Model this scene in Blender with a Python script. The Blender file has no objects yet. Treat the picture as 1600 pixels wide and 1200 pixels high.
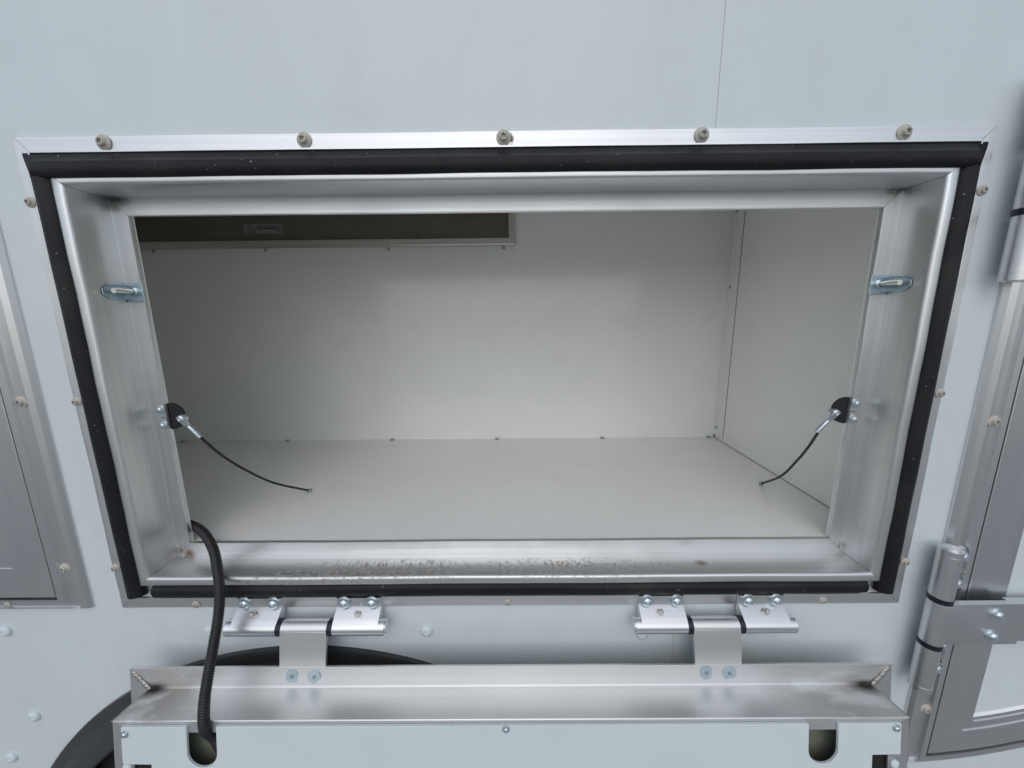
import bpy, bmesh, math, random
from mathutils import Vector, Matrix
random.seed(4)
S = bpy.context.scene
C = S.collection
# ---------------------------------------------------------------- camera
cam = bpy.data.cameras.new('camera'); camo = bpy.data.objects.new('camera', cam); C.objects.link(camo)
fw = Vector((-0.00468765, 0.98263167, -0.1855075)); rt = Vector((0.99994613, 0.00288819, -0.00996926)); up = Vector((0.00926033, 0.18554424, 0.98259228))
M = Matrix((rt, up, -fw)).transposed().to_4x4(); M.translation = Vector((0.0109, -0.5064, 0.4432))
camo.matrix_world = M
cam.sensor_width = 36; cam.lens = 582.33 / 1600 * 36; cam.clip_start = 0.01; cam.clip_end = 500
S.camera = camo
# ---------------------------------------------------------------- light
W = bpy.data.worlds.new('World'); S.world = W; W.use_nodes = True
wn = W.node_tree.nodes; wl = W.node_tree.links
bg = wn['Background']; sky = wn.new('ShaderNodeTexSky'); sky.sky_type = 'NISHITA'; sky.sun_disc = False
SUN_EL, SUN_AZ = 44, -4       # sun high behind the photographer's right shoulder, behind cloud
sky.sun_elevation = math.radians(SUN_EL); sky.sun_rotation = math.radians(180 - SUN_AZ)
sky.air_density = 1.0; sky.dust_density = 1.2; sky.ozone_density = 1.0
hs = wn.new('ShaderNodeHueSaturation'); hs.inputs['Saturation'].default_value = 0.55
wl.new(sky.outputs[0], hs.inputs['Color']); wl.new(hs.outputs[0], bg.inputs[0]); bg.inputs[1].default_value = 0.14
sl = bpy.data.lights.new('sun', 'SUN'); sl.energy = 0.5; sl.angle = math.radians(85); sl.color = (1, .99, .975)
so = bpy.data.objects.new('sun', sl); C.objects.link(so)
az = math.radians(SUN_AZ); el = math.radians(SUN_EL)
d = Vector((math.sin(az) * math.cos(el), -math.cos(az) * math.cos(el), math.sin(el)))
so.rotation_euler = (-d).to_track_quat('-Z', 'Y').to_euler(); so.location = d * 5
S.view_settings.view_transform = 'Standard'; S.view_settings.look = 'None'; S.view_settings.gamma = 1
S.view_settings.use_curve_mapping = False; S.view_settings.exposure = -0.15
# ---------------------------------------------------------------- materials
def mat(name, col, rough=.5, metal=0., noise=0., nscale=(40, 40, 40), bump=0., bscale=None, coat=0., stains=(), rvar=0., spec=.5, tint=None, dirt=0., specks=0.):
    m = bpy.data.materials.new(name); m.use_nodes = True
    n = m.node_tree.nodes; l = m.node_tree.links; b = n['Principled BSDF']
    b.inputs['Metallic'].default_value = metal; b.inputs['Roughness'].default_value = rough
    b.inputs['Coat Weight'].default_value = coat; b.inputs['Coat Roughness'].default_value = .06
    b.inputs['Specular IOR Level'].default_value = spec
    tc = n.new('ShaderNodeTexCoord').outputs['Object']
    def mapped(sc):
        mp = n.new('ShaderNodeMapping'); mp.inputs['Scale'].default_value = sc; l.new(tc, mp.inputs[0]); return mp.outputs[0]
    def noi(sc, det=4, s=1.):
        t = n.new('ShaderNodeTexNoise'); t.inputs['Scale'].default_value = s; t.inputs['Detail'].default_value = det
        l.new(mapped(sc), t.inputs['Vector']); return t.outputs['Fac']
    def rng(src, a, b_, c, d_):
        r = n.new('ShaderNodeMapRange'); l.new(src, r.inputs[0])
        for i, v in enumerate((a, b_, c, d_)): r.inputs[i + 1].default_value = v
        return r.outputs[0]
    def mix(fac, a, b_, typ='MIX'):
        x = n.new('ShaderNodeMix'); x.data_type = 'RGBA'; x.blend_type = typ
        if isinstance(fac, float): x.inputs[0].default_value = fac
        else: l.new(fac, x.inputs[0])
        for i, v in ((6, a), (7, b_)):
            if isinstance(v, tuple): x.inputs[i].default_value = v
            else: l.new(v, x.inputs[i])
        return x.outputs[2]
    def mul(a, b_, op='MULTIPLY'):
        x = n.new('ShaderNodeMath'); x.operation = op
        for i, v in enumerate((a, b_)):
            if isinstance(v, float): x.inputs[i].default_value = v
            else: l.new(v, x.inputs[i])
        return x.outputs[0]
    c4 = (*col, 1); cur = c4
    if noise:
        f = rng(noi(nscale, 5), .3, .7, 1 - noise, 1 + noise)
        vm = n.new('ShaderNodeVectorMath'); vm.operation = 'SCALE'; vm.inputs[0].default_value = col; l.new(f, vm.inputs['Scale']); cur = vm.outputs[0]
    ro = None
    if rvar:
        ro = rng(noi(nscale, 3, .6), .3, .7, rough - rvar, rough + rvar)
        # broad handling marks on top of the drawn grain
        ro = mul(ro, rng(noi((7, 7, 7), 2), .3, .7, -.015, .03), 'ADD')
    if dirt:
        g = rng(noi((14, 14, 14), 6), .55, .8, 0, dirt)
        cur = mix(g, cur, (.30, .27, .24, 1))
    if specks:
        cur = mix(rng(noi((300, 300, 300), 1), .775, .80, 0, specks), cur, (.45, .43, .40, 1))
        cur = mix(rng(noi((8, 8, 8), 4), .5, .8, 0, .10), cur, (.20, .19, .18, 1))
    for (pos, size, scol, amt, freq, thr) in stains:
        vs = n.new('ShaderNodeVectorMath'); vs.operation = 'SUBTRACT'; l.new(tc, vs.inputs[0]); vs.inputs[1].default_value = pos
        vd = n.new('ShaderNodeVectorMath'); vd.operation = 'DIVIDE'; l.new(vs.outputs[0], vd.inputs[0]); vd.inputs[1].default_value = size
        ln = n.new('ShaderNodeVectorMath'); ln.operation = 'LENGTH'; l.new(vd.outputs[0], ln.inputs[0])
        fo = rng(ln.outputs['Value'], .25, 1., 1., 0.)
        nn = rng(noi(freq, 5), thr, thr + .13, 0, 1)
        k = mul(mul(fo, nn), amt)
        cur = mix(k, cur, (*scol, 1))
        ro = mul(ro if ro is not None else rough, mul(k, .35), 'ADD')
        mm = mul(1.0, k, 'SUBTRACT')
        if metal: 
            if b.inputs['Metallic'].is_linked: mm = mul(mm, b.inputs['Metallic'].links[0].from_socket)
            l.new(mm, b.inputs['Metallic'])
    if isinstance(cur, tuple): b.inputs['Base Color'].default_value = cur
    else: l.new(cur, b.inputs['Base Color'])
    if ro is not None: l.new(ro, b.inputs['Roughness'])
    if bump:
        bp = n.new('ShaderNodeBump'); bp.inputs['Distance'].default_value = bump; bp.inputs['Strength'].default_value = 1.0
        l.new(noi(bscale or nscale, 3), bp.inputs['Height']); l.new(bp.outputs[0], b.inputs['Normal'])
    return m
RUST = (.16, .075, .03); DARK = (.035, .03, .028); MUD = (.22, .165, .12); GREY = (.22, .175, .14)
white = mat('white_gelcoat', (.705, .77, .785), .38, noise=.03, nscale=(7, 7, 1.6), bump=.0010, bscale=(4, 4, 3), coat=.3, dirt=.10)
liner = mat('white_liner', (.90, .90, .87), .24, noise=.02, nscale=(6, 6, 6), bump=.0005, bscale=(9, 9, 9), coat=.3, dirt=.05, specks=.0)
doorliner = mat('white_door_liner', (.705, .77, .785), .35, noise=.02, nscale=(9, 9, 9), bump=.0003, bscale=(14, 14, 14))
AL = (.755, .765, .765)
aluh = mat('aluminium_horizontal', AL, .39, 1, .06, (1.5, 240, 240), .00004, (1, 300, 300), rvar=.035, dirt=.10, stains=[
    ((-.534, .038, .603), (.028, .022, .013), DARK, .85, (60, 60, 60), .28),
    ((.534, .04, .603), (.02, .014, .010), DARK, .7, (60, 60, 60), .3),
    ((-.523, .040, .062), (.011, .011, .012), RUST, .9, (120, 120, 120), .3),
    ((-.19, .006, .056), (.20, .026, .02), MUD, .75, (270, 120, 200), .49),
    ((.10, .006, .056), (.19, .026, .02), MUD, .75, (240, 130, 200), .50),
    
    ((.30, .012, .056), (.014, .010, .01), MUD, .95, (20, 20, 20), .1),
    ((-.30, -.012, .052), (.16, .02, .012), RUST, .8, (120, 300, 300), .52),
    ((.0105, -.004, .6525), (.004, .006, .008), RUST, 1., (300, 300, 300), .4)])
aluv = mat('aluminium_vertical', AL, .39, 1, .06, (240, 240, 1.5), .00004, (300, 300, 1), rvar=.035, dirt=.10, stains=[
    ((-.534, .038, .603), (.015, .022, .02), DARK, .75, (60, 60, 60), .28),
    ((-.528, .040, .068), (.02, .010, .010), RUST, .9, (120, 120, 120), .3),
    ((.534, .040, .068), (.014, .010, .010), RUST, .5, (120, 120, 120), .4)])
aludoor = mat('aluminium_door', (.76, .77, .765), .42, 1, .03, (1.5, 150, 150), .00003, (1, 260, 260), rvar=.02, stains=[
    ((-.50, -.07, -.09), (.07, .09, .05), GREY, .5, (25, 25, 40), .36),
    ((-.523, -.052, -.095), (.028, .02, .010), DARK, 1., (60, 60, 60), .2),
    ((.47, -.07, -.085), (.11, .09, .05), GREY, .42, (16, 30, 40), .38),
    ((.520, -.052, -.095), (.032, .02, .010), DARK, 1., (60, 60, 60), .2)])
aludoorv = mat('aluminium_door_side', (.72, .725, .72), .4, 1, .03, (200, 200, 2), .00003, (260, 260, 2), rvar=.02)
aluold = mat('aluminium_weathered', (.72, .73, .735), .36, 1, .02, (120, 120, 2), .00002, (260, 260, 1), rvar=.02, dirt=.12)
aluoldh = mat('aluminium_weathered_rail', (.72, .73, .735), .36, 1, .02, (2, 120, 120), .00002, (1, 260, 260), rvar=.02, dirt=.12)
aluhinge = mat('aluminium_hinge', (.80, .82, .83), .32, 1, .03, (3, 200, 200), .00003, (2, 300, 300), rvar=.02, dirt=.06)
weld = mat('weld_metal', (.50, .48, .45), .45, 1, .15, (300, 300, 300))
zinc = mat('zinc_plate', (.50, .60, .65), .32, 1, .10, (120, 120, 120), rvar=.05)
zincy = mat('zinc_pin', (.80, .82, .76), .28, 1)
steel = mat('bolt_steel', (.68, .75, .78), .33, 1, .08, (200, 200, 200))
boltend = mat('bolt_end_steel', (.35, .37, .38), .35, 1)
zerkm = mat('fitting_steel', (.50, .50, .47), .32, 1)
painted = mat('painted_screw', (.52, .49, .43), .38, 0, .12, (300, 300, 300), dirt=.35)
rivetw = mat('white_rivet', (.70, .765, .78), .35)
rubber = mat('black_rubber', (.009, .009, .011), .5, 0, .2, (30, 30, 30), .0003, (25, 25, 25), spec=.28, specks=.8)
plastic = mat('black_plastic', (.012, .012, .014), .38, spec=.5)
bush = mat('bushing_plastic', (.01, .008, .02), .4)
flarem = mat('flare_rubber', (.035, .037, .038), .36, 0, .1, (20, 20, 20), .0005, (60, 60, 60), spec=.6)
cablem = mat('cable_sheath', (.012, .012, .012), .35)
black = mat('recess_black', (.01, .01, .01), .8)
olive = mat('olive_skin', (.20, .215, .165), .5, 0, .12, (20, 20, 20))
dkpanel = mat('brown_panel', (.15, .13, .10), .35, 0, .1, (10, 10, 10))
hatchal = mat('aluminium_hatch', (.55, .53, .50), .32, 1, .1, (2, 120, 120), rvar=.05)
labelw = mat('label_paper', (.30, .28, .28), .6, 0, .1, (100, 100, 100))
ink = mat('label_ink', (.02, .02, .025), .6)
asph = mat('concrete_ground', (.33, .335, .33), .85, 0, .3, (30, 30, 30), .004, (60, 60, 60))
tyre = mat('tyre_rubber', (.02, .02, .02), .7)
# ---------------------------------------------------------------- builders
def link(name, me, m, parent=None):
    o = bpy.data.objects.new(name, me); C.objects.link(o)
    if m: me.materials.append(m)
    if parent: o.parent = parent
    return o
def frombm(name, bm, m, parent=None, smooth=False, bev=0., recalc=True):
    if recalc: bmesh.ops.recalc_face_normals(bm, faces=bm.faces)
    me = bpy.data.meshes.new(name); bm.to_mesh(me); bm.free()
    if smooth:
        me.polygons.foreach_set('use_smooth', [True] * len(me.polygons))
        try: me.set_sharp_from_angle(angle=math.radians(35))
        except Exception: pass
    o = link(name, me, m, parent)
    if bev:
        b = o.modifiers.new('bevel', 'BEVEL'); b.width = bev; b.segments = 2; b.limit_method = 'ANGLE'
    return o
def box(bm, x0, x1, y0, y1, z0, z1):
    v = [bm.verts.new((x, y, z)) for x in (x0, x1) for y in (y0, y1) for z in (z0, z1)]
    for f in ((0, 1, 3, 2), (4, 6, 7, 5), (0, 4, 5, 1), (2, 3, 7, 6), (0, 2, 6, 4), (1, 5, 7, 3)): bm.faces.new([v[i] for i in f])
def boxo(name, m, parent, *a, bev=0.0006):
    bm = bmesh.new(); box(bm, *a); return frombm(name, bm, m, parent, bev=bev)
def prism(bm, pts, a, b, fn):
    """closed 2D outline extruded between a and b; fn(u, v, w) -> xyz"""
    A = [bm.verts.new(fn(u, v, a)) for u, v in pts]; B = [bm.verts.new(fn(u, v, b)) for u, v in pts]
    n = len(pts)
    for i in range(n): bm.faces.new((A[i], A[(i + 1) % n], B[(i + 1) % n], B[i]))
    bm.faces.new(A); bm.faces.new(B[::-1])
def lathe(bm, prof, n=24, c=(0, 0, 0), ax='y', star=()):
    """prof: (radius, height) rings; rings listed in star get a six lobed outline"""
    rings = []
    for k, (r, h) in enumerate(prof):
        ring = []
        for i in range(n):
            t = 2 * math.pi * i / n; rr = r * (1 + .26 * math.cos(6 * t)) if k in star else r
            a, b = rr * math.cos(t), rr * math.sin(t)
            p = {'y': (a, -h, b), 'x': (h, a, b), 'z': (a, b, h)}[ax]
            ring.append(bm.verts.new((p[0] + c[0], p[1] + c[1], p[2] + c[2])))
        rings.append(ring)
    for A, B in zip(rings, rings[1:]):
        for i in range(n): bm.faces.new((A[i], A[(i + 1) % n], B[(i + 1) % n], B[i]))
    bm.faces.new(rings[0]); bm.faces.new(rings[-1][::-1])
def tube(bm, pts, rad, n=12, radfn=None, taper=None):
    P = [Vector(p) for p in pts]; rings = []
    up0 = Vector((.3, .2, 1)).normalized()
    for i, p in enumerate(P):
        t = (P[min(i + 1, len(P) - 1)] - P[max(i - 1, 0)]).normalized()
        if i == 0: nrm = t.cross(up0).normalized()
        else: nrm = (nrm - t * nrm.dot(t)).normalized()
        bn = t.cross(nrm); r = radfn(i) if radfn else rad
        rings.append([bm.verts.new(p + (nrm * math.cos(a) + bn * math.sin(a)) * r) for a in [2 * math.pi * k / n for k in range(n)]])
    for A, B in zip(rings, rings[1:]):
        for i in range(n): bm.faces.new((A[i], A[(i + 1) % n], B[(i + 1) % n], B[i]))
    bm.faces.new(rings[0]); bm.faces.new(rings[-1][::-1])
def spline(ctrl, n):
    out = []; P = [Vector(c) for c in ctrl]; P = [2 * P[0] - P[1]] + P + [2 * P[-1] - P[-2]]
    for i in range(1, len(P) - 2):
        for k in range(n):
            t = k / n; a, b, c, d_ = P[i - 1:i + 3]
            out.append(.5 * ((2 * b) + (c - a) * t + (2 * a - 5 * b + 4 * c - d_) * t * t + (3 * b - a - 3 * c + d_) * t ** 3))
    out.append(P[-2]); return out
ZB = -0.95    # ground level below the sill of the compartment frame
def thing(name, label, cat, loc):
    o = bpy.data.objects.new(name, None); C.objects.link(o); o.location = loc; o.empty_display_size = .1
    o['label'] = label; o['category'] = cat; return o
# ---------------------------------------------------------------- setting
bm = bmesh.new(); bmesh.ops.create_grid(bm, x_segments=1, y_segments=1, size=120)
g = frombm('ground', bm, asph); g.location = (0, 0, ZB); g['kind'] = 'structure'
# ---------------------------------------------------------------- the truck body
T = thing('utility_truck_body', 'white utility truck body with an open side compartment, its aluminium framed door folded down', 'truck body', (0, 0, ZB))
def part(name, bm, m, **k):
    o = frombm(name, bm, m, T, **k); o.location = (0, 0, -ZB); return o
def sub(o, p): o.parent = p; return o
# side panels with the compartment opening and the wheel arch cut out
AX, AZ, AR = -.325, -.640, .567
OX, OZ0, OZ1 = .575, .03, .64
bm = bmesh.new()
def wallpoly(pts): 
    vs = [bm.verts.new((x, 0, z)) for x, z in pts]; f = bm.faces.new(vs)
wallpoly([(-3, .33), (-3, 1.5), (.2599, 1.5), (.2599, OZ1), (-OX, OZ1), (-OX, .33)])
arch = []
for i in range(41):
    t = math.radians(180 - i * 180 / 40); arch.append((AX + (AR - .02) * math.cos(t), AZ + (AR - .02) * math.sin(t)))
wallpoly([(-3, ZB + .25), (-3, .33), (-OX, .33), (-OX, OZ0), (.2599, OZ0)] + [(.2599, ZB + .25), (AX + AR - .02, ZB + .25)] + arch[::-1] + [(AX - AR + .02, ZB + .25)])
r = bmesh.ops.extrude_face_region(bm, geom=bm.faces[:]); bmesh.ops.translate(bm, vec=(0, .018, 0), verts=[v for v in r['geom'] if isinstance(v, bmesh.types.BMVert)])
wall = part('side_panel', bm, white)
bm = bmesh.new()
wallpoly([(.2604, .33), (OX, .33), (OX, OZ1), (.2604, OZ1), ][:0] or [(.2604, OZ1), (OX, OZ1), (OX, .33), (3, .33), (3, 1.5), (.2604, 1.5)])
wallpoly([(.2604, ZB + .25), (3, ZB + .25), (3, .33), (OX, .33), (OX, OZ0), (.2604, OZ0)])
r = bmesh.ops.extrude_face_region(bm, geom=bm.faces[:]); bmesh.ops.translate(bm, vec=(0, .018, 0), verts=[v for v in r['geom'] if isinstance(v, bmesh.types.BMVert)])
wall2 = part('side_panel', bm, white)
bm = bmesh.new(); box(bm, .25, .27, .0185, .022, OZ1, 1.5); seam = part('seam_backing', bm, tyre)
bm = bmesh.new(); box(bm, .25, .27, .0185, .022, ZB + .25, OZ0); part('seam_backing', bm, tyre)
# wheel well liner and tyre
bm = bmesh.new(); tube(bm, [(AX, .019, AZ), (AX, .42, AZ)], AR - .005, 48); well = part('wheel_well', bm, black, smooth=True, recalc=True)
bm = bmesh.new()
for f in (0,): lathe(bm, [(.20, -.30), (.20, -.03), (.42, -.03), (.455, -.045), (.47, -.07), (.47, -.25), (.45, -.28), (.2, -.30)], 64, (AX, -.005, ZB + .47))
# open the well disc towards the viewer
for o in (well,):
    b2 = bmesh.new(); b2.from_mesh(o.data); fs = [f for f in b2.faces if len(f.verts) > 8 and f.calc_center_median().y < .1]
    bmesh.ops.delete(b2, geom=fs, context='FACES_ONLY'); b2.to_mesh(o.data); b2.free()
part('tyre', bm, tyre, smooth=True)
# fender flare: flat flange on the panel, rolled outwards, lip turned back
bm = bmesh.new()
fp = [(0, .001), (-.001, -.006), (-.005, -.008), (-.017, -.009), (-.021, -.011), (-.034, -.021), (-.050, -.028), (-.056, -.029), (-.060, -.026), (-.059, .010), (-.055, .010), (-.052, -.022), (-.034, -.014), (-.02, -.003), (-.02, .001)]
rings = []
for i in range(97):
    t = math.radians(-10 + i * 200 / 96)
    rings.append([bm.verts.new((AX + (AR + s) * math.cos(t), y, AZ + (AR + s) * math.sin(t))) for s, y in fp])
for A, B in zip(rings, rings[1:]):
    for i in range(len(fp)): bm.faces.new((A[i], A[(i + 1) % len(fp)], B[(i + 1) % len(fp)], B[i]))
bm.faces.new(rings[0]); bm.faces.new(rings[-1])
part('fender_flare', bm, flarem, smooth=True)
# ---------------------------------------------------------------- fasteners (one mesh of each kind, shared)
def meshof(fn, name, m, smooth=True):
    bm = bmesh.new(); fn(bm); bmesh.ops.recalc_face_normals(bm, faces=bm.faces)
    me = bpy.data.meshes.new(name); bm.to_mesh(me); bm.free(); me.materials.append(m)
    if smooth:
        me.polygons.foreach_set('use_smooth', [True] * len(me.polygons)); me.set_sharp_from_angle(angle=math.radians(40))
    return me
def f_torx(bm): lathe(bm, [(.0079, 0), (.0080, .0010), (.0074, .0017), (.0052, .0022), (.0048, .0026), (.0046, .0048), (.0039, .0056), (.0027, .0057), (.0025, .0030)], 36, star=(7, 8))
def f_bolt(bm): lathe(bm, [(.0092, 0), (.0092, .0013), (.0089, .0016), (.0068, .0017), (.0067, .0030), (.0060, .0047), (.0042, .0061), (.0022, .0067), (.0019, .0060), (.0018, .0045)], 24)
def f_small(bm): lathe(bm, [(.0058, 0), (.0058, .0010), (.0042, .0012), (.0040, .0026), (.0026, .0040), (.0014, .0042), (.0012, .0025)], 20)
def f_rivet(bm): lathe(bm, [(.0095, 0), (.0095, .0016), (.0086, .0034), (.0060, .0050), (.0036, .0054), (.0032, .0044), (.0010, .0044)], 28)
def f_zerk(bm): lathe(bm, [(.0050, -.001), (.0050, .0035), (.0044, .0042), (.0024, .0044), (.0022, .0062), (.0029, .0074), (.0027, .0088), (.0014, .0094)], 6)
def f_tiny(bm): lathe(bm, [(.0036, 0), (.0034, .0012), (.0020, .0024), (.0012, .0020)], 16)
ME = {'torx': (meshof(f_torx, 'screw', painted), 'screw'), 'bolt': (meshof(f_bolt, 'bolt', steel), 'bolt'), 'small': (meshof(f_small, 'bolt_small', steel), 'bolt'),
      'rivet': (meshof(f_rivet, 'rivet', rivetw), 'rivet'), 'zerk': (meshof(f_zerk, 'grease_fitting', zerkm, False), 'grease_fitting'),
      'tiny': (meshof(f_tiny, 'screw_tiny', boltend), 'screw')}
def fast(kind, parent, loc, rot=(0, 0, 0), sc=1.):
    me, nm = ME[kind]; o = bpy.data.objects.new(nm, me); C.objects.link(o); o.parent = parent
    tw = random.uniform(0, 6.28)
    o.matrix_local = Matrix.Translation(loc) @ Matrix.Rotation(rot[2], 4, 'Z') @ Matrix.Rotation(rot[0], 4, 'X') @ Matrix.Rotation(rot[1], 4, 'Z') @ Matrix.Rotation(tw, 4, 'Y') @ Matrix.Scale(sc, 4)
    return o
def darkhole(parent, loc, r=.0024):
    bm = bmesh.new(); lathe(bm, [(r, 0), (r * .9, .0003)], 14, loc); return frombm('screw_recess', bm, ink, parent)
# ---------------------------------------------------------------- compartment frame: four mitred rails
FX, FZ = .6, .6622
prof = [(0, .0), (0, -.0034), (.0006, -.004), (.0165, -.0042), (.0172, -.0062), (.0190, -.0062), (.0196, -.0030), (.0430, -.0030), (.0438, -.0100), (.0448, -.0118), (.0464, -.0126), (.0545, -.0128), (.0565, -.0121), (.0577, -.0105), (.0583, -.0080), (.0587, .0180), (.0589, .0396), (.0592, .0394), (.0595, .0396), (.0597, .0404), (.0690, .0404), (.0800, .0404), (.0805, .0398), (.0811, .0398), (.0815, .0406), (.0815, .0455), (.0580, .0455)]
def ringpt(side, s, y, w):
    # w: 0 start corner, 1 end corner of that side
    g_ = .0003
    if side == 'top': return ((-1 + 2 * w) * (FX - s - g_), y, FZ - s)
    if side == 'bottom': return ((-1 + 2 * w) * (FX - s - g_), y, s)
    if side == 'left': return (-(FX - s), y, s + g_ + w * (FZ - 2 * s - 2 * g_))
    return (FX - s, y, s + g_ + w * (FZ - 2 * s - 2 * g_))
rail = {}
for side in ('top', 'bottom', 'left', 'right'):
    bm = bmesh.new(); N = 24
    rs = [[bm.verts.new(Vector(ringpt(side, s, y, w / N))) for s, y in prof] for w in range(N + 1)]
    # hand-made wobble: extrusions are never perfectly straight
    ph = random.uniform(0, 6)
    for wi, rr in enumerate(rs[1:-1], 1):
        for (s, y), v in zip(prof, rr): v.co.y += .0004 * math.sin(ph + wi * .7) + .0002 * math.sin(ph * 2 + wi * 1.9)
    for A, B in zip(rs, rs[1:]):
        for i in range(len(prof) - 1): bm.faces.new((A[i], A[i + 1], B[i + 1], B[i]))
    bm.faces.new(rs[0]); bm.faces.new(rs[-1])
    rail[side] = part('frame_rail', bm, aluh if side in ('top', 'bottom') else aluv, smooth=True)
for x in (-.488, -.242, .0014, .242, .4868): fast('torx', rail['top'], (x, -.0043, .6540), sc=1.12)
for z in (.587, .329, .0704): fast('torx', rail['left'], (-.5955, -.0043, z), sc=.8); fast('torx', rail['right'], (.5955, -.0043, z + .001), sc=.8)
for x in (-.4835, -.0018, .4822): fast('torx', rail['bottom'], (x, -.0043, .0062), sc=.75)
# gaskets
def gasket(pts_fn, n=40):
    bm = bmesh.new(); rs = []
    # bulb outline: (across -1..1, out)
    ol = [(-1, .0), (-1, .0025), (-.86, .004), (-.80, .0085), (-.55, .0120), (-.1, .0135), (.35, .0125), (.72, .0095), (.93, .0055), (1, .002), (1, 0)]
    for i in range(n + 1):
        rs.append([bm.verts.new(pts_fn(i / n, a, h)) for a, h in ol])
    for A, B in zip(rs, rs[1:]):
        for k in range(len(ol) - 1): bm.faces.new((A[k], A[k + 1], B[k + 1], B[k]))
    bm.faces.new(rs[0]); bm.faces.new(rs[-1]); return bm
def wob(w, k): return .0007 * math.sin(w * 9 + k) + .0004 * math.sin(w * 31 + 2 * k)
def gt(w, a, h):  # a=-1 outer/top .. 1 lower
    z = .6273 - a * .0160; half = .5945 - min(1, (a + 1) / .6) * .0125 - h * 1.05
    return ((-1 + 2 * w) * half, -.0028 - (h * .55 if a < -.5 else h * 1.15 + max(0, a) * .006) - wob(w, 1) * .4, z + wob(w, 3) * .3)
part('rubber_gasket', gasket(gt), rubber, smooth=True)
for sgn in (-1, 1):
    def gs(w, a, h, sgn=sgn): return (sgn * (.5688 - a * .0132) + wob(w, 5) * .25, -.0028 - h - wob(w, 2 * sgn) * .3, .0255 + w * .592)
    part('rubber_gasket', gasket(gs), rubber, smooth=True)
def gb(w, a, h): return ((-.5390 + 1.0780 * w) * (1 - h * .12), -.0028 - h * .9 - wob(w, 7), .0338 - a * .0126 + wob(w, 4) * .8 - .0004)
part('rubber_gasket', gasket(gb), rubber, smooth=True)
# ---------------------------------------------------------------- compartment lining
BX, BY, BL, BZ0, BZ1 = .5993, .5475, -1.12, .0802, .73
bw = boxo('back_wall', liner, None, BL, BX, BY, BY + .004, BZ0, BZ1, bev=0); bw.parent = T; bw.location.z = -ZB
fl = boxo('compartment_floor', liner, None, BL, BX, .0457, BY, BZ0 - .006, BZ0, bev=0); fl.parent = T; fl.location.z = -ZB
rw = boxo('right_wall', liner, None, BX, BX + .004, .046, BY + .004, BZ0 - .006, BZ1, bev=0); rw.parent = T; rw.location.z = -ZB
lw = boxo('left_wall', liner, None, BL - .004, BL, .046, BY + .004, BZ0 - .006, BZ1, bev=0); lw.parent = T; lw.location.z = -ZB
ce = boxo('compartment_ceiling', liner, None, BL, BX, .046, BY, BZ1 - .004, BZ1 + .002, bev=0); ce.parent = T; ce.location.z = -ZB
bm = bmesh.new()   # inside of the side panel around the opening
for a_ in ((BL, -.5188, BZ0, BZ1 - .005), (.5188, BX, BZ0, BZ1 - .005), (-.5185, .5185, .586, BZ1 - .005)):
    bm = bmesh.new(); box(bm, a_[0], a_[1], .0462, .0482, a_[2], a_[3]); part('front_lining', bm, liner)
cs = boxo('corner_strip', liner, rw, BX - .0016, BX - .0002, .5005, BY - .0002, BZ0 + .012, BZ1 - .01, bev=.0004)
for z in (.507, .1143, .70): fast('tiny', cs, (BX - .0016, .533, z), rot=(0, 0, -math.pi / 2), sc=1.2)
bm = bmesh.new(); box(bm, BX - .0012, BX - .0004, BY - .006, BY - .001, BZ0, BZ0 + .009); frombm('sealant_gap', bm, ink, rw)
bm = bmesh.new(); box(bm, BX - .0014, BX - .0001, .05, BY - .008, BZ0 + .0001, BZ0 + .0012); frombm('floor_joint', bm, mat('joint_sealant', (.30, .26, .24), .6), rw)
bm = bmesh.new(); box(bm, BX - .0004, BX - .0001, .4985, .5005, BZ0 + .012, BZ1 - .01); frombm('wall_joint', bm, mat('joint_dark', (.16, .155, .15), .7), rw)  # dark seam line along the edge of the corner strip
for x in (-.967, -.6577, -.3491, -.0395, .2694, .5811):
    fast('tiny', fl, (x, BY - .007, BZ0), rot=(-math.pi / 2, 0, 0), sc=1.7); 
for x in (-.9596, -.6555, -.3236, -.0128):
    fast('tiny', bw, (x, BY, .6175), sc=1.15)
# hatch on the back wall with its label
hx0, hx1, hz0, hz1 = -1.06, .0185, .6225, .724
hm = bmesh.new(); 
lp = [(hx0, hx1, hz0, hz1, 0), (hx0, hx1, hz0, hz1, .016), (hx0 + .003, hx1 - .003, hz0 + .003, hz1 - .003, .018), (hx0 + .017, hx1 - .017, hz0 + .017, hz1 - .017, .0165), (hx0 + .019, hx1 - .019, hz0 + .019, hz1 - .019, .014), (hx0 + .019, hx1 - .019, hz0 + .019, hz1 - .019, .002)]
rs = [[hm.verts.new((x, BY - h, z)) for x, z in ((a, c), (b, c), (b, d_), (a, d_))] for a, b, c, d_, h in lp]
for A, B in zip(rs, rs[1:]):
    for i in range(4): hm.faces.new((A[i], A[(i + 1) % 4], B[(i + 1) % 4], B[i]))
hatch = part('hatch_frame', hm, hatchal)
boxo('hatch_panel', dkpanel, hatch, hx0 + .0185, hx1 - .0185, BY - .005, BY - .0005, hz0 + .0185, hz1 - .0185, bev=0)
lb = boxo('barcode_label', labelw, hatch, -.703, -.600, BY - .0056, BY - .0051, .6595, .6840, bev=0)
bm = bmesh.new(); yy = BY - .0056
random.seed(11)
x = -.672
while x < -.606:
    w = random.choice((.0008, .0012, .002)); box(bm, x, x + w, yy - .0002, yy - .00002, .6695, .6765); x += w + random.choice((.0008, .0012, .0018))
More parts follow.
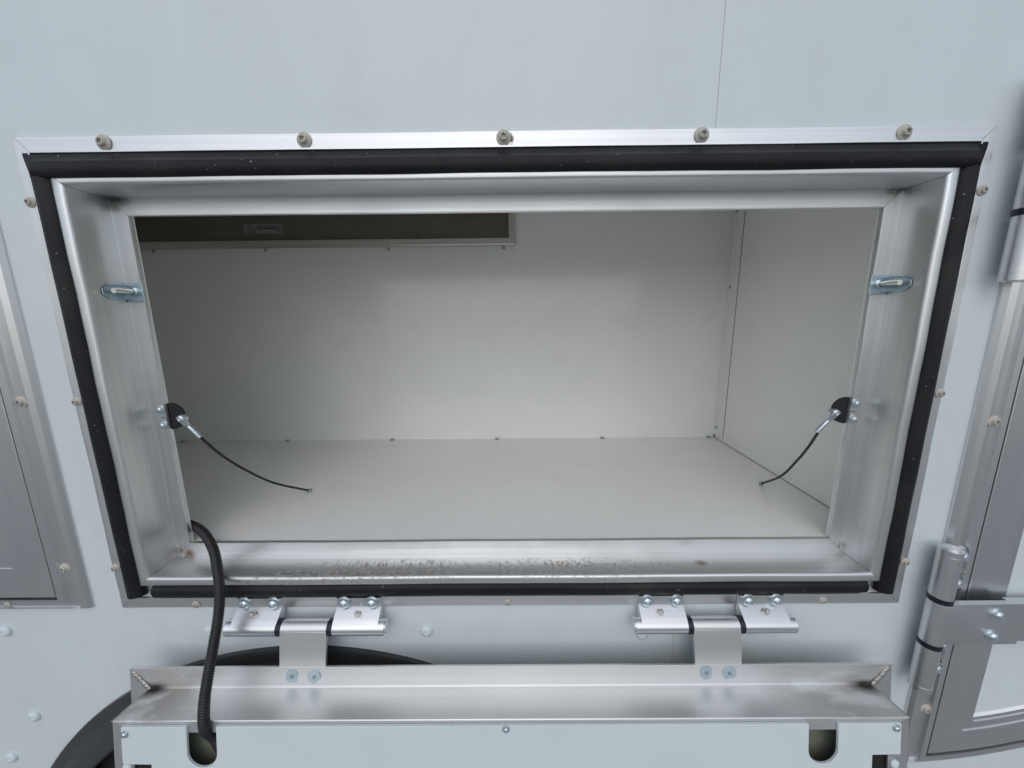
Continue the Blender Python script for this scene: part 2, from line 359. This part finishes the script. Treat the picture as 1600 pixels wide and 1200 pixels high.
for (a, b, z, h) in ((-.699, -.680, .6780, .0022), (-.669, -.604, .6790, .0018), (-.698, -.678, .6715, .0018), (-.693, -.670, .6665, .0020), (-.662, -.655, .6660, .0018), (-.697, -.672, .6620, .0020), (-.618, -.603, .6655, .0022), (-.616, -.605, .6618, .0016)):
    x = a
    while x < b: w = random.uniform(.001, .0022); box(bm, x, min(x + w, b), yy - .0002, yy - .00002, z, z + h); x += w + .0006
frombm('label_print', bm, ink, lb, recalc=False)
# ---------------------------------------------------------------- latch strikers on the side rails
def striker(sg):
    X = .5405
    bm = bmesh.new()
    ol = [(.006, -.004), (.015, -.0100), (.0395, -.0100), (.0395, .0100), (.015, .0100), (.006, .004)]
    prism(bm, ol, 0, .0016, lambda u, v, w: (sg * (X - w), u, .4782 + v))
    box(bm, *sorted((sg * (X - .0012), sg * (X - .0255))), .0375, .0393, .4652, .4912)
    s = part('latch_striker', bm, zinc, bev=.0004)
    bm = bmesh.new(); tube(bm, [(sg * (X - .013), .009, .4790), (sg * (X - .013), .0375, .4790)], .0036, 16); frombm('striker_pin', bm, zincy, s, smooth=True)
    bm = bmesh.new(); lathe(bm, [(.0062, .0), (.0062, .002), (.0045, .0034), (.0040, .0030), (.0036, .001)], 20, (sg * (X - .013), .0375, .4790)); frombm('pin_head', bm, steel, s)
    for zz in (.4687, .4877):
        bm = bmesh.new(); box(bm, *sorted((sg * (X - .0016), sg * (X - .0065))), .0155, .0374, zz - .0008, zz + .0008); frombm('striker_edge', bm, zinc, s, bev=.0003)
striker(-1); striker(1)
# ---------------------------------------------------------------- check cables with their black brackets
def check(sg, endp, mid):
    bm = bmesh.new(); n = 28
    cx, cz, r_ = sg * .5175, .2930, .0205
    pts = [(cx - sg * r_ * math.cos(t) * 1.0, cz + r_ * math.sin(t)) for t in [math.radians(-90 + 180 * i / n) for i in range(n + 1)]]
    prism(bm, [(sg * .535, cz - r_)] + pts + [(sg * .535, cz + r_)], .0462, .0510, lambda u, v, w: (u, w, v))
    br = part('cable_bracket', bm, plastic, bev=.0006)
    rl = rail['left' if sg < 0 else 'right']
    for dx, z in ((.5075, .3055), (.5075, .2810)): fast('small', rl, (sg * .5252, .0405, z), sc=1.15)
    boxo('slot_mark', ink, rl, *sorted((sg * .5185, sg * .5255)), .0400, .0404, .2928, .2938, bev=0)
    P0 = Vector((sg * .4995, .0440, .2900)); E = Vector(endp)
    bm = bmesh.new(); lathe(bm, [(.0062, -.006), (.0062, .0006), (.0050, .0026), (.0025, .0036), (.0015, .003)], 20, (P0.x, P0.y, P0.z)); frombm('bolt', bm, steel, br, smooth=True)
    # flattened eye, crimped ferrule
    dirv = Vector((-sg * .016, .006, -.0285)).normalized()
    bm = bmesh.new()
    side = dirv.cross(Vector((0, -1, 0))).normalized(); nn = side.cross(dirv)
    def plate(a, b, w0, w1, th):
        vs = []
        for q, w in ((a, w0), (b, w1)):
            for s1 in (-1, 1):
                for s2 in (-1, 1): vs.append(bm.verts.new(P0 + dirv * q + side * w * s1 + nn * th * s2 + Vector((0, -.0005, 0))))
        for f in ((0, 1, 3, 2), (4, 6, 7, 5), (0, 4, 5, 1), (2, 3, 7, 6), (0, 2, 6, 4), (1, 5, 7, 3)): bm.faces.new([vs[i] for i in f])
    plate(-.005, .006, .0052, .0050, .0012); plate(.006, .014, .0050, .0030, .0014)
    tube(bm, [P0 + dirv * .0145, P0 + dirv * .018, P0 + dirv * .038], .0033, 12, radfn=lambda i: (.0026, .0036, .0036)[i])
    frombm('cable_end', bm, steel, br, smooth=True)
    bm = bmesh.new(); c = spline([P0 + dirv * .028] + [Vector(q) for q in mid] + [E], 10)
    tube(bm, c, .0021, 10); frombm('check_cable', bm, cablem, br, smooth=True)
    bm = bmesh.new(); bmesh.ops.create_uvsphere(bm, u_segments=12, v_segments=8, radius=.0046); bmesh.ops.translate(bm, vec=E, verts=bm.verts); frombm('cable_ball', bm, boltend, br, smooth=True)
CABLES = True
check(-1, (-.4176, .2177, .083), ((-.4777, .080, .2179), (-.4659, .115, .1740), (-.4488, .160, .1279)))
check(1, (.5345, .2335, .083), ((.4968, .080, .2237), (.5082, .115, .1836), (.5216, .165, .1317)))
# ---------------------------------------------------------------- strap hinges
def hinge(loc, vertical, mode):
    R = Matrix.Identity(4)
    if vertical: R = Matrix(((0, 0, 1, 0), (0, 1, 0, 0), (-1, 0, 0, 0), (0, 0, 0, 1)))
    Mx = Matrix.Translation(loc) @ R
    r_ = .0132 if vertical else .0115
    lm = aluhinge if not vertical else aluoldh
    def fin(bm): bmesh.ops.transform(bm, matrix=Mx, verts=bm.verts); return bm
    arc = [(-r_ * math.cos(t), r_ * math.sin(t)) for t in [math.radians(60 - i * 13) for i in range(19)]]
    ol = [(.0175, .0385), (.0125, .0385), (.0125, .0240), (.0100, .0225), (-.0010, .0140), (-.0040, r_ + .0002)] + arc + [(.0100, -.0040), (.0175, .0120)]
    bm = bmesh.new()   # the middle knuckle with the strap that carries the door: the root mesh of a hinge
    circ = lambda q, n=32: [(-q * math.cos(t), q * math.sin(t)) for t in [2 * math.pi * i / n for i in range(n)]]
    if mode == 'open': so_ = [(-r_ - .0001, .002), (-.0220, -.0465), (-.0255, -.0700), (-.0200, -.0705), (-.0165, -.0470), (-.0062, .0000)]
    else: so_ = [(-r_ - .0001, -.001), (-r_ - .0001, .0040), (-.0095, .0100), (-.0085, .118), (-.0010, .118), (-.0010, .006), (-.006, -.001)]
    # one closed outline: strap running tangentially into the barrel
    if mode == 'open': body = [(-r_ * math.cos(t), r_ * math.sin(t)) for t in [math.radians(-60 + i * -10) for i in range(0, 30)]]
    prism(bm, circ(r_), -.0345, .0345, lambda u, v, w: (w, u, v))
    prism(bm, so_, -.0343, .0343, lambda u, v, w: (w, u, v))
    if mode != 'open': prism(bm, [(-.0020, .100), (-.0045, .1181), (-.0045, .30), (.006, .30), (.006, .100)], -.033, .033, lambda u, v, w: (w, u, v))
    h = part('hinge', fin(bm), aludoor if not vertical else aluoldh, smooth=True, bev=.0005); st = h
    if not vertical: h['label'] = 'strap hinge under the ' + ('left' if loc[0] < 0 else 'right') + ' part of the compartment sill, strap bolted to the folded-down door'
    for s in (-1, 1):
        bm = bmesh.new()
        prism(bm, ol, s * .0420, s * .1100, lambda u, v, w: (w, u, v))
        prism(bm, circ(r_), s * .1095, s * .1190, lambda u, v, w: (w, u, v))
        prism(bm, circ(r_ * .74, 20), s * .1185, s * .1205, lambda u, v, w: (w, u, v))
        lf = frombm('hinge_leaf', fin(bm), lm, h, smooth=True, bev=.0006)
        bm = bmesh.new(); prism(bm, circ(r_ + .0005, 28), s * .0345, s * .0421, lambda u, v, w: (w, u, v)); frombm('hinge_bushing', fin(bm), bush, h, smooth=True)
    rz = 0
    for dx in (-.098, -.0535, .0545, .097):
        o = fast('bolt', h, (0, 0, 0)); o.matrix_local = Mx @ Matrix.Translation((dx, .0124, .0318)) @ Matrix.Rotation(random.uniform(0, 6), 4, 'Y') @ Matrix.Scale(1.14, 4)
    for dx in (-.080, .0775):
        o = fast('zerk', h, (0, 0, 0), sc=.9); o.matrix_local = Mx @ Matrix.Translation((dx, .0035, .0185)) @ Matrix.Rotation(math.radians(-50), 4, 'X')
    if mode != 'open':
        for dx in (-.018, .018):
            o = fast('bolt', st, (0, 0, 0)); o.matrix_local = Mx @ Matrix.Translation((dx, -.0089, .0760)) @ Matrix.Rotation(1, 4, 'Y')
            o = fast('bolt', st, (0, 0, 0)); o.matrix_local = Mx @ Matrix.Translation((dx * .6, -.0046, .145)) @ Matrix.Rotation(1, 4, 'Y')
    return h
hinge((-.305, -.0220, -.0190), False, 'open')
hinge((.308, -.0220, -.0190), False, 'open')
hinge((.635, -.0240, -.012), True, 'closed')
hinge((.635, -.0240, .596), True, 'closed')
# ---------------------------------------------------------------- drop-down door (door axes: x, v down the door, n towards the viewer)
TH = .1463; DY, DZ = -.0446, -.0658
def D(x, v, n): return Vector((x, DY - math.sin(TH) * v - math.cos(TH) * n, DZ - math.cos(TH) * v + math.sin(TH) * n))
def dbox(bm, x0, x1, v0, v1, n0, n1):
    vs = [bm.verts.new(D(x, v, n)) for x in (x0, x1) for v in (v0, v1) for n in (n0, n1)]
    for f in ((0, 1, 3, 2), (4, 6, 7, 5), (0, 4, 5, 1), (2, 3, 7, 6), (0, 2, 6, 4), (1, 5, 7, 3)): bm.faces.new([vs[i] for i in f])
DA, DH, DT, DV = .5605, .0297, .0536, .61
bm = bmesh.new(); dbox(bm, -DA + .031, DA - .031, .031, DV - .031, -.0005, .0025)
door = part('compartment_door', bm, olive)
door['label'] = 'aluminium framed compartment door hanging open below the compartment, white lined'
# four mitred rails, each an L: outer flange, box wall, turned-in front lip
DB = DA - DH
dp = [(0, -.003), (0, .0), (.0005, .0006), (DH - .002, .0006), (DH, .0026), (DH, DT - .001), (DH + .001, DT), (DH + .016, DT), (DH + .016, DT - .003), (DH + .0032, DT - .003), (DH + .0032, -.003)]
dps = [((s if s <= DH + .004 else DH + .027), n) for s, n in dp]
def dring(side, s, n, w):
    g_ = .0002
    if side == 'top': return D((-1 + 2 * w) * (DA - s - g_), s, n)
    if side == 'bottom': return D((-1 + 2 * w) * (DA - s - g_), DV - s, n)
    return D((-1 if side == 'left' else 1) * (DA - s), s + g_ + w * (DV - 2 * s - 2 * g_), n)
for side in ('top', 'bottom', 'left', 'right'):
    bm = bmesh.new(); pr = dp if side in ('top', 'bottom') else dps; rs = []
    for w in (0, 1):
        row = []
        for (s, n), (s2, _) in zip(pr, dp):
            if side in ('left', 'right'):
                sg = -1 if side == 'left' else 1
                row.append(bm.verts.new(D(sg * (DA - s), (s2 + .0002) if w == 0 else DV - s2 - .0002, n)))
            else: row.append(bm.verts.new(D((-1 + 2 * w) * (DA - (s if s <= DH + .004 else DH + .027) - .0002), s if side == 'top' else DV - s, n)))
        rs.append(row)
    for i in range(len(dp)): bm.faces.new((rs[0][i], rs[0][(i + 1) % len(dp)], rs[1][(i + 1) % len(dp)], rs[1][i]))
    bm.faces.new(rs[0]); bm.faces.new(rs[1][::-1])
    frombm('door_rail', bm, aludoor if side in ('top', 'bottom') else aludoorv, door)
bm = bmesh.new(); dbox(bm, -DA + .036, DA - .036, .036, DV - .036, .0026, .0340); frombm('insulation_board', bm, olive, door)
# corner welds
random.seed(9)
for sg in (-1, 1):
    bm = bmesh.new()
    for i in range(20):
        t = i / 19; q = D(sg * (DA - .006 - t * (DH - .006)), .006 + t * (DH - .006), .0008 + .0015 * t)
        m4 = Matrix.Translation(q + Vector((random.uniform(-.001, .001), 0, random.uniform(-.001, .001)))) @ Matrix.Rotation(sg * .7, 4, 'Y') @ Matrix.Diagonal((random.uniform(.9, 1.4), .7, random.uniform(.8, 1.1), 1))
        bmesh.ops.create_uvsphere(bm, u_segments=10, v_segments=7, radius=random.uniform(.0026, .0036), matrix=m4)
    for i in range(30):
        t = i / 29; q = D(sg * (DB - .0002), DH + .0002, .003 + t * (DT - .004))
        bmesh.ops.create_uvsphere(bm, u_segments=8, v_segments=6, radius=.0011, matrix=Matrix.Translation(q) @ Matrix.Diagonal((1, 1.6, 1, 1)))
    frombm('weld_bead', bm, weld, door, smooth=True)
# white lining panel with two slots and stepped corners
def slot(cx, w, v0, vb):
    r_ = w / 2; return [(cx - r_, v0)] + [(cx - r_ * math.cos(t), vb - r_ + r_ * math.sin(t)) for t in [math.radians(i * 15) for i in range(13)]] + [(cx + r_, v0)]
PT = .0342
out = [(-.5150, PT)] + slot(-.4080, .0395, PT, .0905) + slot(.4147, .0385, PT, .0890) + [(.5165, PT), (.5165, .0765), (.4795, .0770), (.4795, .135), (.5165, .135), (.5165, DV - .035), (-.5150, DV - .035), (-.5150, .140), (-.4765, .140), (-.4765, .0860), (-.5150, .0855)]
bm = bmesh.new(); prism(bm, out, DT + .0002, DT + .0042, lambda u, v, w: D(u, v, w))
lin = frombm('door_liner', bm, doorliner, door, bev=.0008)
Rd = Matrix(((1, 0, 0), (0, math.cos(TH), -math.sin(TH) * -1), (0, 0, 1)))
def dfast(kind, parent, x, v, n, sc=1.):
    o = fast(kind, parent, (0, 0, 0)); o.matrix_local = Matrix.Translation(D(x, v, n)) @ Matrix.Rotation(-TH, 4, 'X') @ Matrix.Rotation(random.uniform(0, 6), 4, 'Y') @ Matrix.Scale(sc, 4); return o
for x, v in ((-.509, .0430), (.509, .0395), (-.0036, .0385)): dfast('small', lin, x, v, DT + .0043, .85)
for sg in (-1, 1):
    bm = bmesh.new(); dbox(bm, *sorted((sg * .455, sg * .503)), .070, .145, .0345, .050); frombm('latch_box', bm, black, door)
    dfast('rivet', door, sg * .5120, .0925, DT + .0004, .6)
# washers and nuts of the hinge straps on the flange: clipped washers
def washer(x, v, a):
    bm = bmesh.new(); pts = []
    for i in range(28):
        t = 2 * math.pi * i / 28; px, pv = .0100 * math.cos(t), .0100 * math.sin(t)
        px = max(-.0085, min(.0078, px)); pts.append((px * math.cos(a) - pv * math.sin(a), px * math.sin(a) + pv * math.cos(a)))
    prism(bm, pts, .0007, .0016, lambda u, w, h: D(x + u, v + w, h)); wsh = frombm('washer', bm, zinc, door, bev=.0003)
    bm = bmesh.new(); prism(bm, [(.0027 * math.cos(t), .0027 * math.sin(t)) for t in [2 * math.pi * i / 16 for i in range(16)]], .0016, .0024, lambda u, w, h: D(x + u, v + w, h)); frombm('bolt_end', bm, boltend, wsh)
for x, v, a in ((-.3199, .0135, .2), (-.2869, .0142, .9), (.2895, .0115, .1), (.3231, .0122, 1.4)): washer(x, v, a)
# ---------------------------------------------------------------- neighbouring compartments
def ringmesh(loops, close=True):
    bm = bmesh.new(); rs = [[bm.verts.new((x, y, z)) for x, z in pts] for pts, y in loops]; n = len(rs[0])
    for A, B in zip(rs, rs[1:]):
        for i in range(n): bm.faces.new((A[i], A[(i + 1) % n], B[(i + 1) % n], B[i]))
    return bm, rs
def rect(x0, x1, z0, z1): return [(x0, z0), (x1, z0), (x1, z1), (x0, z1)]
# left: outer right edge at x = -.647
lx0, lx1, lz0, lz1 = -1.5, -.6465, .0005, .665
bm, rs = ringmesh([(rect(lx0, lx1, lz0, lz1), .001), (rect(lx0, lx1, lz0, lz1), -.002), (rect(lx0 + .005, lx1 - .004, lz0 + .002, lz1 - .004), -.007), (rect(lx0 + .014, lx1 - .012, lz0 + .0035, lz1 - .012), -.009),
                   (rect(lx0 + .015, lx1 - .014, lz0 + .0045, lz1 - .014), -.006), (rect(lx0 + .03, lx1 - .031, lz0 + .0145, lz1 - .032), -.006), (rect(lx0 + .032, lx1 - .033, lz0 + .0160, lz1 - .034), -.0095), (rect(lx0 + .04, lx1 - .043, lz0 + .0195, lz1 - .043), -.010), (rect(lx0 + .04, lx1 - .043, lz0 + .0195, lz1 - .043), .001)])
fr = part('side_door_frame', bm, aluold)
for z in (.3302, .0724, .588): fast('torx', fr, (-.6690, -.0062, z)); 
fast('torx', fr, (-.774, -.0062, .0095), sc=.65)
dx1, dz0 = lx1 - .0465, lz0 + .0230
bm, rs = ringmesh([(rect(lx0 + .045, dx1, dz0, lz1 - .046), -.001), (rect(lx0 + .045, dx1, dz0, lz1 - .046), -.0085), (rect(lx0 + .046, dx1 - .001, dz0 + .001, lz1 - .047), -.0095), (rect(lx0 + .12, dx1 - .070, dz0 + .066, lz1 - .12), -.0100), (rect(lx0 + .123, dx1 - .073, dz0 + .069, lz1 - .123), -.006)])
# split the door ring so that stiles and rails carry their own grain direction
sd = part('side_door', bm, aluold); sd.data.materials.append(aluoldh)
for p in sd.data.polygons:
    if abs(p.normal.x) < .5 and (p.center.z < dz0 + .07 and p.center.z - dz0 < abs(p.center.x - dx1)): p.material_index = 1
for zz, xo in ((.0500, .0525), (.0620, .0700)):
    boxo('rail_ridge', aluoldh, sd, lx0 + .2, dx1 - xo, -.0112, -.0095, dz0 + zz, dz0 + zz + .0014, bev=.0003)
boxo('door_panel', white, sd, lx0 + .1225, dx1 - .0725, -.0062, -.002, dz0 + .0685, lz1 - .1225, bev=0)
bm = bmesh.new(); box(bm, lx0 + .03, lx1 - .03, -.0015, -.0006, lz0 + .015, lz1 - .03); frombm('gap_backing', bm, ink, fr)  # black sheet behind the gap between frame and left door
# right: outer left edge at x = .65, curved lower edge
def zc(x): 
    t = x - .65; return -.302 + .0314 * t + .644 * t * t if t < .35 else -.302 + .0314 * .35 + .644 * .1225 + (t - .35) * .48
def rloop(s, sb, top=.72):
    xs = [.65 + s + (1.25 - .65 - 2 * s) * i / 24 for i in range(25)]
    return [(x, zc(x) + sb) for x in xs] + [(1.25 - s, top - s), (.65 + s, top - s)]
bm, rs = ringmesh([(rloop(0, 0), .001), (rloop(0, 0), -.004), (rloop(.004, .0015), -.009), (rloop(.012, .003), -.011), (rloop(.014, .004), -.007), (rloop(.027, .0075), -.007), (rloop(.029, .0085), -.012), (rloop(.037, .0145), -.0125), (rloop(.0375, .015), .001)])
fr2 = part('side_door_frame', bm, aluold)
for z in (.2902, -.1928, .50): fast('torx', fr2, (.6735, -.0072, z))
fast('torx', fr2, (.782, -.0075, zc(.782) + .004), sc=.5)
bm, rs = ringmesh([(rloop(.0425, .0185), .0), (rloop(.0425, .0185), -.010), (rloop(.0435, .0195), -.0110), (rloop(.100, .086), -.0112), (rloop(.1015, .0880), -.0095), (rloop(.1030, .0895), -.0080)])
sd2 = part('side_door', bm, aluold); sd2.data.materials.append(aluoldh)
for p in sd2.data.polygons:
    if p.center.z < zc(p.center.x) + .1 and p.center.x - .68 > p.center.z - zc(p.center.x): p.material_index = 1
for sb, xs0 in ((.060, .738), (.0765, .752)):
    bm = bmesh.new(); row = []
    for i in range(21):
        x = xs0 + (1.2 - xs0) * i / 20; row.append([bm.verts.new((x, y, zc(x) + sb + dz)) for y, dz in ((-.0108, 0), (-.0124, .0003), (-.0124, .0012), (-.0108, .0016))])
    for A, B in zip(row, row[1:]):
        for k in range(4): bm.faces.new((A[k], A[(k + 1) % 4], B[(k + 1) % 4], B[k]))
    bm.faces.new(row[0]); bm.faces.new(row[-1]); frombm('rail_ridge', bm, aluoldh, sd2, smooth=True)
bm = bmesh.new(); vs = [bm.verts.new((x, -.0082, z)) for x, z in rloop(.102, .0885)]; bm.faces.new(vs); frombm('door_panel', bm, white, sd2)
bm = bmesh.new(); vs = [bm.verts.new((x, -.0012, z)) for x, z in rloop(.034, .011)]; bm.faces.new(vs); frombm('gap_backing', bm, ink, fr2)  # black sheet that makes the right door gap a dark line
# dome rivets on the side panel
for x, z in ((-.7979, -.0428), (-.7931, -.208), (-.8529, -.2935), (-.1301, -.0475), (-.472, -.0451)): fast('rivet', wall, (x, -.0001, z)); fast
fast('rivet', wall, (.2099, -.0001, -.0550))
# ---------------------------------------------------------------- corrugated hose
ctrl = [(-.600, .078, .086), (-.568, .072, .0955), (-.5337, .062, .1015), (-.495, .042, .0985), (-.4597, .015, .0875), (-.4359, -.010, .0704), (-.4218, -.028, .0524), (-.4157, -.043, .0248), (-.4124, -.063, -.0083), (-.4092, -.083, -.0387), (-.4052, -.0985, -.0621), (-.4033, -.1060, -.0921), (-.4000, -.0990, -.1180), (-.392, -.0985, -.140), (-.375, -.0985, -.158)]
cpts = spline(ctrl, 22)
L = [0]
for a, b in zip(cpts, cpts[1:]): L.append(L[-1] + (b - a).length)
tot = L[-1]; N = int(tot / .0008); P = []; j = 0
for i in range(N + 1):
    s = tot * i / N
    while j < len(L) - 2 and L[j + 1] < s: j += 1
    t = (s - L[j]) / max(L[j + 1] - L[j], 1e-9); P.append(cpts[j].lerp(cpts[j + 1], min(t, 1)))
base = Vector(ctrl[0])
hb = bmesh.new(); tube(hb, [p - base for p in P], .0068, 16, radfn=lambda i: .0069 if i % 4 < 2 else .0061)
ho = frombm('corrugated_hose', hb, plastic, None, smooth=False); ho.location = base
ho.data.polygons.foreach_set('use_smooth', [True] * len(ho.data.polygons))
ho['label'] = 'black corrugated wiring hose looping from the compartment over the sill into the door slot'; ho['category'] = 'hose'
